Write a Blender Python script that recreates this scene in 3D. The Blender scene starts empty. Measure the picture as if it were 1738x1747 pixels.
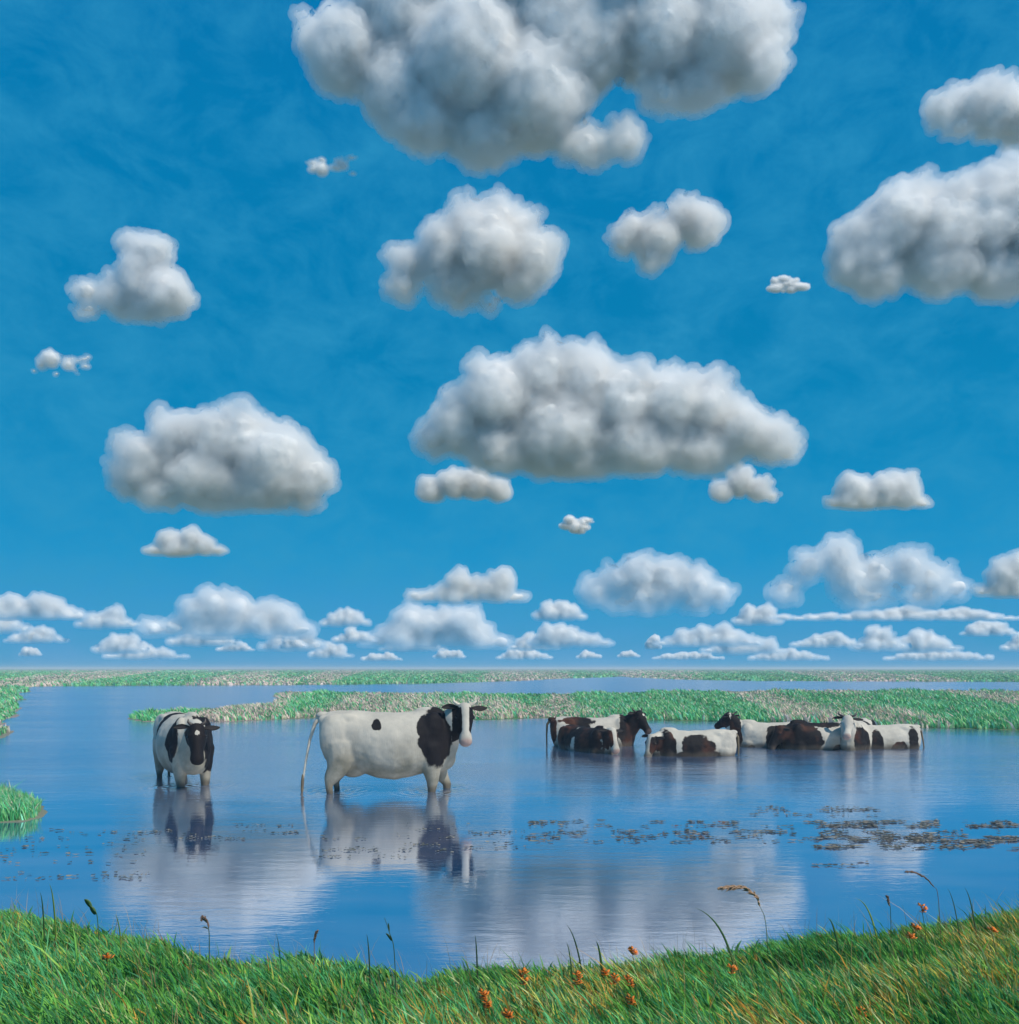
import bpy, bmesh, math, random
import numpy as np
from mathutils import Vector, Matrix, noise as mnoise

random.seed(7)
rng = np.random.default_rng(11)
S = bpy.context.scene
COL = S.collection
R = math.radians

# ------------------------------------------------------------------ camera
F = 1505.0                    # focal length in pixels of the photograph
CX, HY, CH = 869.0, 1140.0, 1.7
cam_data = bpy.data.cameras.new("camera")
cam = bpy.data.objects.new("camera", cam_data)
COL.objects.link(cam)
cam.location = (0, 0, CH)
cam.rotation_euler = (R(90), 0, 0)
cam_data.sensor_fit = 'HORIZONTAL'
cam_data.sensor_width = 36
cam_data.lens = 36 * F / 1738
cam_data.shift_y = 266.5 / 1738
cam_data.clip_start = 0.05
cam_data.clip_end = 200000
S.camera = cam

# ------------------------------------------------------------------ exposure
S.view_settings.view_transform = 'Standard'
S.view_settings.look = 'None'
S.view_settings.gamma = 1
S.view_settings.exposure = 0
S.view_settings.use_curve_mapping = False
S.render.engine = 'CYCLES'
S.cycles.transparent_max_bounces = 24
S.cycles.volume_bounces = 5
S.cycles.max_bounces = 8
S.cycles.max_bounces = 6
S.cycles.sample_clamp_indirect = 6
S.cycles.use_denoising = True

# ------------------------------------------------------------------ sky and sun
SUN_EL, SUN_AZ = 53.0, 54.0          # azimuth clockwise from the view direction's opposite (see vector)
sun_vec = Vector((math.cos(R(SUN_EL)) * math.sin(R(SUN_AZ)), -math.cos(R(SUN_EL)) * math.cos(R(SUN_AZ)), math.sin(R(SUN_EL))))
world = bpy.data.worlds.new("World")
S.world = world
world.use_nodes = True
wn, wl = world.node_tree.nodes, world.node_tree.links
wn.clear()
w_out = wn.new('ShaderNodeOutputWorld')
w_bg = wn.new('ShaderNodeBackground')
w_bg.inputs['Strength'].default_value = 0.1
w_sky = wn.new('ShaderNodeTexSky')
w_sky.sky_type = 'NISHITA'
w_sky.sun_disc = False
w_sky.sun_elevation = R(SUN_EL)
w_sky.sun_rotation = math.atan2(sun_vec.x, sun_vec.y)
w_sky.ozone_density = 3.0
w_sky.dust_density = 0.3
w_tc = wn.new('ShaderNodeTexCoord')
w_sep = wn.new('ShaderNodeSeparateXYZ')
wl.new(w_tc.outputs['Generated'], w_sep.inputs[0])
w_ramp = wn.new('ShaderNodeValToRGB')
els = w_ramp.color_ramp.elements
SKY = [(0.0, (.085, .33, .60)), (0.05, (.040, .315, .61)), (0.12, (.008, .285, .575)), (0.22, (.001, .242, .51)), (0.34, (0, .212, .465)),
       (0.50, (0, .195, .45)), (0.75, (.001, .16, .43)), (1.0, (.001, .13, .40))]
els[0].position, els[0].color = SKY[0][0], (*SKY[0][1], 1)
els[1].position, els[1].color = SKY[-1][0], (*SKY[-1][1], 1)
for p_, c_ in SKY[1:-1]:
    e_ = els.new(p_); e_.color = (*c_, 1)
wl.new(w_sep.outputs['Z'], w_ramp.inputs[0])
w_sc = wn.new('ShaderNodeVectorMath'); w_sc.operation = 'SCALE'; w_sc.inputs['Scale'].default_value = 10.0
wl.new(w_ramp.outputs[0], w_sc.inputs[0])
# thin uneven veils of vapour, seen as patches of slightly lighter and deeper blue
w_map = wn.new('ShaderNodeMapping'); w_map.inputs['Scale'].default_value = (1, 1, 1.5)
wl.new(w_tc.outputs['Generated'], w_map.inputs[0])
w_n1 = wn.new('ShaderNodeTexNoise'); w_n1.inputs['Scale'].default_value = 13; w_n1.inputs['Detail'].default_value = 7
w_n1.inputs['Roughness'].default_value = .66; w_n1.inputs['Distortion'].default_value = .35
wl.new(w_map.outputs[0], w_n1.inputs[0])
w_mr = wn.new('ShaderNodeMapRange'); w_mr.inputs[1].default_value = .38; w_mr.inputs[2].default_value = .68
w_mr.inputs[3].default_value = 0.0; w_mr.inputs[4].default_value = .62
wl.new(w_n1.outputs['Fac'], w_mr.inputs[0])
w_veil = wn.new('ShaderNodeMix'); w_veil.data_type = 'RGBA'
w_veil.inputs[7].default_value = (.30, 3.1, 5.6, 1)
wl.new(w_mr.outputs[0], w_veil.inputs[0]); wl.new(w_sc.outputs[0], w_veil.inputs[6])
w_mix = wn.new('ShaderNodeMix'); w_mix.data_type = 'RGBA'
w_mix.inputs[0].default_value = .012
wl.new(w_veil.outputs[2], w_mix.inputs[6]); wl.new(w_sky.outputs[0], w_mix.inputs[7])
wl.new(w_mix.outputs[2], w_bg.inputs[0]); wl.new(w_bg.outputs[0], w_out.inputs[0])

sun_data = bpy.data.lights.new("sun", 'SUN')
sun_data.energy = 4.1
sun_data.angle = R(0.5)
sun_data.color = (1, .93, .81)
sun = bpy.data.objects.new("sun", sun_data)
COL.objects.link(sun)
sun.rotation_euler = sun_vec.to_track_quat('Z', 'Y').to_euler()
sun.location = (0, 0, 60)

# ------------------------------------------------------------------ helpers
def at(px, py, z=0.0):
    """point on the level z seen at a pixel of the photograph"""
    y = (CH - z) * F / (py - HY)
    return ((px - CX) / F * y, y)

def mesh_obj(name, verts, faces, mat=None, parent=None, smooth=True):
    me = bpy.data.meshes.new(name)
    me.from_pydata([tuple(v) for v in verts], [], faces)
    if mat: me.materials.append(mat)
    if smooth: me.polygons.foreach_set('use_smooth', [True] * len(me.polygons))
    o = bpy.data.objects.new(name, me)
    COL.objects.link(o)
    if parent: o.parent = parent
    return o

def np_mesh(name, V, faces_flat, nper, mat, attrs=None, smooth=True):
    """V (n,3) ; faces_flat (m,k) same-size faces"""
    me = bpy.data.meshes.new(name)
    me.vertices.add(len(V)); me.vertices.foreach_set('co', V.astype(np.float32).ravel())
    m = len(faces_flat)
    me.loops.add(m * nper); me.loops.foreach_set('vertex_index', faces_flat.astype(np.int32).ravel())
    me.polygons.add(m); me.polygons.foreach_set('loop_start', np.arange(0, m * nper, nper, dtype=np.int32))
    me.polygons.foreach_set('use_smooth', np.full(m, smooth, dtype=bool))
    me.update(calc_edges=True)
    if attrs:
        for k, a in attrs.items():
            if a.ndim == 2:
                t = me.attributes.new(k, 'FLOAT_COLOR', 'POINT')
                c = np.ones((len(V), 4), np.float32); c[:, :3] = a
                t.data.foreach_set('color', c.ravel())
            else:
                t = me.attributes.new(k, 'FLOAT', 'POINT'); t.data.foreach_set('value', a.astype(np.float32))
    me.validate()
    me.materials.append(mat)
    return me

def link(name, me, parent=None):
    o = bpy.data.objects.new(name, me); COL.objects.link(o)
    if parent: o.parent = parent
    return o

def tag(o, label=None, cat=None, group=None, kind=None):
    if label: o['label'] = label
    if cat: o['category'] = cat
    if group: o['group'] = group
    if kind: o['kind'] = kind
    return o

def empty(name, loc, rz=0.0):
    o = bpy.data.objects.new(name, None); COL.objects.link(o)
    o.location = loc; o.rotation_euler = (0, 0, rz); o.empty_display_size = .2
    return o

class NT:
    def __init__(self, name):
        self.m = bpy.data.materials.new(name); self.m.use_nodes = True
        self.n = self.m.node_tree.nodes; self.l = self.m.node_tree.links
        self.n.clear(); self.out = self.n.new('ShaderNodeOutputMaterial')
    def new(self, t, **kw):
        n = self.n.new(t)
        for k, v in kw.items(): setattr(n, k, v)
        return n
    def noise(self, vec, scale, detail=4, rough=.55, dist=0):
        n = self.new('ShaderNodeTexNoise')
        n.inputs['Scale'].default_value = scale; n.inputs['Detail'].default_value = detail
        n.inputs['Roughness'].default_value = rough; n.inputs['Distortion'].default_value = dist
        if vec is not None: self.l.new(vec, n.inputs['Vector'])
        return n.outputs['Fac']
    def mapr(self, v, a, b, c=0., d=1., smooth=False):
        n = self.new('ShaderNodeMapRange')
        if smooth: n.interpolation_type = 'SMOOTHSTEP'
        for i, x in enumerate((a, b, c, d)): n.inputs[i + 1].default_value = x
        self.l.new(v, n.inputs[0]); return n.outputs[0]
    def math(self, op, a, b=None, clamp=False):
        n = self.new('ShaderNodeMath', operation=op); n.use_clamp = clamp
        for i, x in enumerate((a, b)):
            if x is None: continue
            if isinstance(x, (int, float)): n.inputs[i].default_value = x
            else: self.l.new(x, n.inputs[i])
        return n.outputs[0]
    def mix(self, f, a, b):
        n = self.new('ShaderNodeMix', data_type='RGBA')
        for i, x in ((0, f), (6, a), (7, b)):
            if isinstance(x, (int, float)): n.inputs[i].default_value = x
            elif isinstance(x, tuple): n.inputs[i].default_value = (*x, 1)
            else: self.l.new(x, n.inputs[i])
        return n.outputs[2]
    def attr(self, name, out='Fac'):
        n = self.new('ShaderNodeAttribute', attribute_name=name); return n.outputs[out]
    def bump(self, h, strength, dist):
        n = self.new('ShaderNodeBump'); n.inputs['Strength'].default_value = strength; n.inputs['Distance'].default_value = dist
        self.l.new(h, n.inputs['Height']); return n.outputs[0]
    def coord(self, kind='Object', scale=None):
        o = self.new('ShaderNodeTexCoord').outputs[kind]
        if scale:
            m = self.new('ShaderNodeMapping'); m.inputs['Scale'].default_value = scale
            self.l.new(o, m.inputs[0]); o = m.outputs[0]
        return o
    def pos(self, scale=None):
        o = self.new('ShaderNodeNewGeometry').outputs['Position']
        if scale:
            m = self.new('ShaderNodeMapping'); m.inputs['Scale'].default_value = scale
            self.l.new(o, m.inputs[0]); o = m.outputs[0]
        return o
    def principled(self, color, rough=.6, normal=None, spec=.3, **kw):
        p = self.new('ShaderNodeBsdfPrincipled')
        if isinstance(color, tuple): p.inputs['Base Color'].default_value = (*color, 1)
        else: self.l.new(color, p.inputs['Base Color'])
        if isinstance(rough, (int, float)): p.inputs['Roughness'].default_value = rough
        else: self.l.new(rough, p.inputs['Roughness'])
        p.inputs['Specular IOR Level'].default_value = spec
        if normal is not None: self.l.new(normal, p.inputs['Normal'])
        return p
    def finish(self, sh):
        self.l.new(sh, self.out.inputs['Surface']); return self.m

def vnoise(P, seed=0):
    """cheap smooth value noise on (n,2) or (n,3) arrays, vectorised, range about 0..1"""
    P = np.asarray(P, float)
    if P.shape[1] == 2: P = np.c_[P, np.zeros(len(P))]
    i = np.floor(P).astype(np.int64); f = P - i; f = f * f * (3 - 2 * f)
    def h(a, b, c):
        n = (a * 374761393 + b * 668265263 + c * 1274126177 + seed * 974634777) & 0xffffffff
        n = ((n ^ (n >> 13)) * 1274126177) & 0xffffffff
        n = n ^ (n >> 16)
        return (n & 0xffff) / 65535.0
    r = 0
    for dx in (0, 1):
        for dy in (0, 1):
            for dz in (0, 1):
                w = (f[:, 0] if dx else 1 - f[:, 0]) * (f[:, 1] if dy else 1 - f[:, 1]) * (f[:, 2] if dz else 1 - f[:, 2])
                r = r + w * h(i[:, 0] + dx, i[:, 1] + dy, i[:, 2] + dz)
    return r

def fbm(P, seed=0, oct=4):
    P = np.asarray(P, float); r = 0; a = .5
    for k in range(oct):
        r = r + a * vnoise(P * 2 ** k + 17.3 * k, seed + k); a *= .5
    return r / (1 - .5 ** oct)

# ------------------------------------------------------------------ the shape of the land
def W(pts, z): return [at(px, py, z) for px, py in pts]

# near bank: its shoreline, left to right (world metres)
near_px = [(-700, 1478), (-300, 1508), (0, 1548), (100, 1563), (200, 1590), (300, 1610), (360, 1630), (430, 1632), (520, 1624), (620, 1634),
           (720, 1658), (790, 1640), (900, 1640), (1000, 1636), (1100, 1632), (1200, 1626), (1300, 1606), (1400, 1588),
           (1500, 1580), (1600, 1572), (1738, 1548), (2000, 1515), (2500, 1480)]
near_edge = np.array(W(near_px, 0.07))
near_poly = [(-14, -9)] + [(-14, near_edge[0][1])] + [tuple(p) for p in near_edge] + [(14, near_edge[-1][1]), (14, -9)]
mid_poly = W([(186, 1221), (255, 1231), (380, 1233), (500, 1227), (575, 1223), (700, 1226), (830, 1229), (925, 1226), (1100, 1229),
              (1300, 1233), (1550, 1241), (1738, 1246), (2300, 1250)], 0) + \
           W([(2300, 1176), (1738, 1177), (1400, 1176), (1140, 1178), (900, 1182), (700, 1181), (470, 1178), (462, 1198), (330, 1206), (200, 1212)], .22)
far_poly = W([(-1400, 1172), (30, 1170), (250, 1168), (460, 1167), (700, 1165), (900, 1161), (990, 1156), (1060, 1154), (1140, 1158),
              (1300, 1161), (1738, 1163), (3200, 1165)], .05) + [(9000, 6800), (-9000, 6800)]
left_poly = W([(-1500, 1255), (-60, 1258), (6, 1252), (12, 1240), (2, 1228), (22, 1215), (38, 1195), (42, 1180), (60, 1168), (-1500, 1168)], .1)
islet_poly = W([(-260, 1398), (-20, 1404), (40, 1401), (72, 1393), (80, 1384), (66, 1374), (20, 1366), (-80, 1358), (-260, 1358)], 0)

def poly_sd(P, poly):
    """signed distance to a polygon, positive inside"""
    P = np.asarray(P, float); A = np.array(poly, float); B = np.roll(A, -1, 0)
    d2 = np.full(len(P), 1e18); ins = np.zeros(len(P), bool)
    for a, b in zip(A, B):
        e = b - a; w = P - a
        t = np.clip((w @ e) / (e @ e + 1e-12), 0, 1)
        q = w - t[:, None] * e
        d2 = np.minimum(d2, (q ** 2).sum(1))
        c = (a[1] > P[:, 1]) != (b[1] > P[:, 1])
        with np.errstate(divide='ignore', invalid='ignore'):
            xi = (b[0] - a[0]) * (P[:, 1] - a[1]) / (b[1] - a[1]) + a[0]
        ins ^= c & (P[:, 0] < xi)
    d = np.sqrt(d2)
    return np.where(ins, d, -d)

def sstep(a, b, x):
    t = np.clip((x - a) / (b - a), 0, 1); return t * t * (3 - 2 * t)

def land_h(P):
    """height of the ground and of the lake bed"""
    P = np.asarray(P, float)
    y = P[:, 1]
    bed = -.30 - .45 * sstep(13.2, 16.6, y) - .03 * (fbm(P * .8, 5) - .5)
    n = fbm(P * 2.2, 3) - .5
    sn = poly_sd(P, near_poly) + .16 * n
    h = np.maximum(bed, np.where(sn > 0, .02 + .24 * sstep(0, 1.9, sn) + .06 * n * sstep(0, .5, sn), np.maximum(bed, sn * .9 + .02)))
    nm = fbm(P * .35, 8) - .5
    for poly, amp, top, run in ((mid_poly, 1.1, .10, 1.5), (left_poly, 1.2, .10, 1.5), (islet_poly, .25, .08, .5)):
        s = poly_sd(P, poly) + amp * (nm if amp > .5 else n)
        h = np.maximum(h, np.where(s > 0, .01 + top * sstep(0, run, s), np.maximum(bed, s * .35 + .01)))
    s = poly_sd(P, far_poly) + 9 * (fbm(P * .03, 9) - .5)
    h = np.maximum(h, np.where(s > 0, .02 + .16 * sstep(0, 20, s), np.maximum(bed, s * .1 + .02)))
    return h

# ------------------------------------------------------------------ materials
def mat_earth():
    t = NT('marsh_earth')
    p = t.pos()
    a = t.noise(p, .5, 6, .6); b = t.noise(p, 6, 5, .65)
    far = t.noise(t.pos((.05, .012, 1)), 1, 5, .6)
    c = t.mix(t.mapr(a, .4, .6), (.05, .15, .07), (.10, .17, .08))
    c = t.mix(t.mapr(far, .44, .58), c, (.24, .21, .20))
    c = t.mix(t.mapr(b, .55, .75, 0, .5), c, (.05, .035, .02))
    return t.finish(t.principled(c, .9, t.bump(b, .5, .03), .1).outputs[0])

def ring_spots():
    out = []
    for px, d, yaw, legs in ((660, 12.25, 6, ((.82, .17), (.60, -.17), (-.67, .18), (-.73, -.18))), (312, 13.3, -57, ((.62, .17), (.62, -.17), (-.69, .18), (-.69, -.18)))):
        x0 = (px - CX) / F * d; c, s_ = math.cos(R(yaw)), math.sin(R(yaw))
        out += [(x0 + a * c - b * s_, d + a * s_ + b * c, .22) for a, b in legs]
    return out + [((px - CX) / F * d, d, .35) for px, d in ((1080, 19.2), (1135, 17.1), (1250, 17.1), (1380, 18.5))]
RINGS = ring_spots()

def mat_water():
    t = NT('lake_water')
    p = t.pos()
    sep = t.new('ShaderNodeSeparateXYZ'); t.l.new(p, sep.inputs[0])
    patch = t.noise(t.pos((.10, .32, 1)), 1, 4, .6, .6)
    # open water ruffled by the breeze, the lee of the bank lies calm
    ruf = t.mapr(sep.outputs['Y'], 8.5, 17.0, .10, 1.0, True)
    ruf = t.math('MULTIPLY', ruf, t.mapr(patch, .32, .66, .45, 1.25))
    r1 = t.noise(t.pos((1.3, 5.5, 1)), 1.6, 3, .55, .5)
    r2 = t.noise(t.pos((2.5, 9.0, 1)), 4.0, 3, .6, .3)
    r3 = t.noise(t.pos((.35, 1.2, 1)), 1.0, 2, .5, .3)
    h = t.math('ADD', t.math('MULTIPLY', r1, .6), t.math('MULTIPLY', r2, .22))
    h = t.math('ADD', h, t.math('MULTIPLY', r3, .8))
    h = t.math('MULTIPLY', h, ruf)
    for x, y, am in RINGS:      # rings spreading from legs and bellies
        vd = t.new('ShaderNodeVectorMath', operation='DISTANCE'); t.l.new(p, vd.inputs[0]); vd.inputs[1].default_value = (x, y, 0)
        dd = vd.outputs['Value']
        w_ = t.math('MULTIPLY', t.math('SINE', t.math('MULTIPLY', dd, 46.0)), t.mapr(dd, .04, .75, am, 0.0, True))
        h = t.math('ADD', h, w_)
    nrm = t.bump(h, .38, .05)
    g = t.new('ShaderNodeBsdfGlossy'); g.inputs['Color'].default_value = (.90, .93, 1.0, 1)
    t.l.new(t.mapr(ruf, 0, 1.2, .035, .20), g.inputs['Roughness']); t.l.new(nrm, g.inputs['Normal'])
    mud_shade = t.noise(t.pos((.25, .8, 1)), 1, 4, .6, 1)  # patchy blue to lavender body colour of the water
    col = t.mix(t.mapr(mud_shade, .35, .65), (.02, .11, .26), (.16, .20, .32))
    d = t.new('ShaderNodeBsdfDiffuse'); t.l.new(col, d.inputs['Color']); t.l.new(nrm, d.inputs['Normal'])
    fr = t.new('ShaderNodeFresnel'); fr.inputs['IOR'].default_value = 1.5; t.l.new(nrm, fr.inputs['Normal'])
    mx = t.new('ShaderNodeMixShader')
    t.l.new(t.mapr(fr.outputs[0], .04, .60, .60, .90), mx.inputs[0])
    t.l.new(d.outputs[0], mx.inputs[1]); t.l.new(g.outputs[0], mx.inputs[2])
    return t.finish(mx.outputs[0])

def mat_grass(name, spec=.25, transl=.35, attr='tint'):
    t = NT(name)
    c = t.attr(attr, 'Color')
    n = t.noise(t.pos(), 9, 3, .6)
    hs = t.new('ShaderNodeHueSaturation'); t.l.new(c, hs.inputs['Color'])
    t.l.new(t.mapr(n, .3, .7, .75, 1.3), hs.inputs['Value'])
    p = t.principled(hs.outputs[0], .55, None, spec)
    tr = t.new('ShaderNodeBsdfTranslucent'); t.l.new(hs.outputs[0], tr.inputs[0])
    mx = t.new('ShaderNodeMixShader'); mx.inputs[0].default_value = transl
    t.l.new(p.outputs[0], mx.inputs[1]); t.l.new(tr.outputs[0], mx.inputs[2])
    return t.finish(mx.outputs[0])

def mat_plain(name, col, rough=.6, spec=.3, vary=.25, scale=12):
    t = NT(name)
    n = t.noise(t.coord('Object'), scale, 4, .6)
    c = t.mix(t.mapr(n, .3, .7), tuple(x * (1 - vary) for x in col), tuple(min(1, x * (1 + vary)) for x in col))
    return t.finish(t.principled(c, rough, t.bump(n, .3, .004), spec).outputs[0])

def mat_coat(name, dark, brown):
    """hair coat: white with patches from the 'patch' attribute, pink skin at the muzzle, mud with flank shade painted in on the lower parts"""
    t = NT(name)
    o = t.coord('Object')
    fine = t.noise(t.coord('Object', (60, 60, 14)), 1, 3, .6)
    big = t.noise(o, 3.5, 4, .6)
    white = t.mix(t.mapr(big, .35, .65), (.52, .48, .41), (.41, .38, .33))
    sun_b = t.mix(t.mapr(t.noise(o, 2.2, 3, .5), .50, .68), dark, brown)
    pt = t.math('ADD', t.attr('patch'), t.math('MULTIPLY', t.math('SUBTRACT', fine, .5), .16))
    white = t.mix(t.math('MULTIPLY', t.attr('mud_shade'), t.mapr(big, .3, .6, .5, 1)), white, (.17, .155, .11))  # dirt stain, also carrying flank shade painted into the coat colour
    c = t.mix(t.mapr(pt, -.08, .08, 0, 1, True), white, sun_b)
    c = t.mix(t.math('MULTIPLY', t.attr('wet'), .75), c, (.075, .06, .045))
    c = t.mix(t.attr('muzzle'), c, (.34, .22, .19))
    b = t.math('ADD', fine, t.math('MULTIPLY', big, .6))
    p = t.principled(c, t.mapr(t.attr('wet'), 0, 1, .7, .3), t.bump(b, .35, .008), .15)
    return t.finish(p.outputs[0])

def mat_cloud():
    """the dense heart of a cloud"""
    t = NT('cloud_heart')
    o = t.coord('Object')
    c = t.mix(t.mapr(t.noise(o, .012, 3, .5), .4, .62), (.97, .96, .94), (.97, .93, .91))
    nrm = t.bump(t.noise(o, .045, 7, .62, .3), .7, 9.0)
    d = t.new('ShaderNodeBsdfDiffuse'); t.l.new(c, d.inputs[0]); t.l.new(nrm, d.inputs['Normal'])
    tr = t.new('ShaderNodeBsdfTranslucent'); t.l.new(c, tr.inputs[0]); t.l.new(nrm, tr.inputs['Normal'])
    m1 = t.new('ShaderNodeMixShader'); m1.inputs[0].default_value = .14
    t.l.new(d.outputs[0], m1.inputs[1]); t.l.new(tr.outputs[0], m1.inputs[2])
    return t.finish(m1.outputs[0])

def mat_vapour(density):
    """the soft droplet air round it"""
    t = NT('cloud_vapour')
    v = t.new('ShaderNodeVolumeScatter'); v.inputs['Density'].default_value = density
    v.inputs['Color'].default_value = (.975, .985, 1.0, 1); v.inputs['Anisotropy'].default_value = .1
    t.l.new(v.outputs[0], t.out.inputs['Volume'])
    return t.m

M_EARTH, M_WATER, M_CLOUD = mat_earth(), mat_water(), mat_cloud()
M_GRASS = mat_grass('grass_blade'); M_FGRASS = mat_grass('marsh_grass', .1, .25)
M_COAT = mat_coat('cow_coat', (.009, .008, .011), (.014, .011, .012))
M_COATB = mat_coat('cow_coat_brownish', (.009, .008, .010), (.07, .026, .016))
M_HORN = mat_plain('horn', (.55, .50, .40), .35, .5)
M_DARKHORN = mat_plain('dark_horn', (.05, .04, .035), .4, .4)
M_EYE = mat_plain('eye_dark', (.01, .008, .008), .08, .7, .1)
M_BLACKHAIR = mat_plain('black_hair', (.016, .014, .016), .7, .2)
M_WHITEHAIR = mat_plain('white_hair', (.55, .50, .42), .7, .2)
M_TAIL = mat_plain('tail_hair', (.16, .13, .09), .8, .15)

# ------------------------------------------------------------------ terrain and water
def build_terrain():
    ys = np.concatenate([np.arange(-6, 2.0, .4), np.arange(2.0, 7.2, .07), np.arange(7.2, 13, .16)])
    y = 13.0; far = []
    while y < 7000:
        far.append(y); y += max(.22, .018 * y if y < 140 else .05 * y)
    ys = np.concatenate([ys, far, [7000]])
    s = np.linspace(-1, 1, 321); s = np.sign(s) * np.abs(s) ** 1.25 * 1.5
    X = s[None, :] * (np.abs(ys[:, None]) + 6); Y = np.repeat(ys[:, None], len(s), 1)
    P = np.c_[X.ravel(), Y.ravel()]
    h = land_h(P)
    V = np.c_[P, h]
    nr, nc = len(ys), len(s)
    i = np.arange(nr - 1)[:, None] * nc + np.arange(nc - 1)[None, :]
    i = i.ravel()
    Fc = np.c_[i, i + 1, i + nc + 1, i + nc]
    o = link('ground', np_mesh('ground', V, Fc, 4, M_EARTH))
    tag(o, 'marshy ground with low green banks, running under the water as the lake bed', kind='structure')
build_terrain()
wat = mesh_obj('water', [(-9000, -6, 0), (9000, -6, 0), (9000, 6900, 0), (-9000, 6900, 0)], [(0, 1, 2, 3)], M_WATER, smooth=False)
tag(wat, 'shallow blue lake water, ruffled further out and calm by the near bank', kind='structure')

# ------------------------------------------------------------------ grass
PAL = np.array([(.04, .20, .07), (.09, .32, .06), (.17, .42, .08), (.05, .28, .11), (.12, .44, .20), (.30, .50, .11),
                (.50, .46, .10), (.66, .33, .07), (.50, .54, .28)])
def blades(P, H, Wd, lean, tint, seg=3):
    """ribbon blades: base points P(n,3), heights, widths, lean vectors (n,2) as share of height"""
    n = len(P)
    ang = rng.uniform(0, math.pi, n)
    side = np.c_[np.cos(ang), np.sin(ang), np.zeros(n)]
    rows = []
    for k in range(seg):
        t = k / seg
        c = P + np.c_[lean * (H * t ** 1.8)[:, None], H * (t - .18 * t * t)]
        w = (Wd * (1 - .55 * t ** 1.5))[:, None] * side
        rows += [c - w, c + w]
    rows.append(P + np.c_[lean * H[:, None], H * .82])
    V = np.stack(rows, 1)                       # n, 2seg+1, 3
    nv = 2 * seg + 1
    base = (np.arange(n) * nv)[:, None]
    tris = []
    for k in range(seg - 1):
        a = 2 * k
        tris += [(a, a + 1, a + 3), (a, a + 3, a + 2)]
    tris.append((2 * seg - 2, 2 * seg - 1, 2 * seg))
    T = (base[:, None, :] + np.array(tris)[None]).reshape(-1, 3)
    col = np.repeat(tint, nv, 0)
    return V.reshape(-1, 3), T, col

def near_grass():
    N = 300000
    P = np.c_[rng.uniform(-6.2, 6.6, N), rng.uniform(1.6, 6.9, N)]
    # thin out what the picture's surroundings need less
    keep = rng.uniform(size=N) < np.where((np.abs(P[:, 0]) < .62 * P[:, 1] + .3) & (P[:, 1] > 2.9), 1.0, .30)
    P = P[keep]
    sd = poly_sd(P, near_poly) + .16 * (fbm(P * 2.2, 3) - .5)
    clump = fbm(P * 3.1, 21)
    k2 = (sd > -.05) & (rng.uniform(size=len(P)) < .45 + .9 * (clump > .42))
    P, sd, clump = P[k2], sd[k2], clump[k2]
    z = land_h(P) - .01
    n = len(P)
    edge = sstep(-.05, .5, sd)
    H = (.075 + .11 * rng.beta(2, 3, n)) * (.40 + 1.25 * clump) * (.55 + .45 * edge)
    tall = rng.uniform(size=n) < .03
    H[tall] *= rng.uniform(1.2, 2.1, tall.sum())
    Wd = rng.uniform(.0026, .0066, n)
    big = fbm(P * 1.3, 40)
    lean = np.c_[-.30 - .35 * (big - .3) + rng.normal(0, .22, n), rng.normal(0, .22, n)]
    # colour: drifts of deep green, yellow green and ochre straw
    u = np.clip(fbm(P * 1.7, 60) * 1.5 - .25 + rng.normal(0, .16, n), 0, .999)
    idx = (u * 5.9).astype(int)
    straw = rng.uniform(size=n) < (.07 + .50 * sstep(.50, .66, fbm(P * np.array([2.2, 1.2]), 77)) * sstep(-2, 1.0, P[:, 0]))
    idx[straw] = rng.integers(6, 9, straw.sum())
    tint = PAL[idx] * rng.uniform(.55, 1.4, (n, 1)) * np.array([1.02, 1.05, .92])
    V, T, C = blades(np.c_[P, z], H, Wd, lean, tint, 3)
    # broad weed leaves low in the sward and dead standing stems
    m = 9000
    q = rng.choice(n, m, replace=False)
    Hb = rng.uniform(.05, .13, m); dead = rng.uniform(size=m) < .35
    Hb[dead] = rng.uniform(.14, .30, dead.sum())
    Wb = np.where(dead, .0014, rng.uniform(.006, .013, m))
    lb = np.c_[rng.normal(-.2, .45, m), rng.normal(0, .45, m)]; lb[dead] *= .5
    tb = np.array([(.10, .34, .12), (.20, .40, .10), (.06, .24, .10)])[rng.integers(0, 3, m)] * rng.uniform(.7, 1.2, (m, 1))
    tb[dead] = np.array([.40, .27, .13]) * rng.uniform(.6, 1.3, (dead.sum(), 1))
    V2, T2, C2 = blades(np.c_[P[q], z[q]], Hb, Wb, lb, tb, 3)
    T = np.concatenate([T, T2 + len(V)]); V = np.concatenate([V, V2]); C = np.concatenate([C, C2])
    o = link('grass', np_mesh('grass', V, T, 3, M_GRASS, {'tint': C}, smooth=False))
    tag(o, 'thick green meadow grass leaning in the wind along the near bank', 'grass', kind='stuff')
    print('near blades', n)
near_grass()

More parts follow.
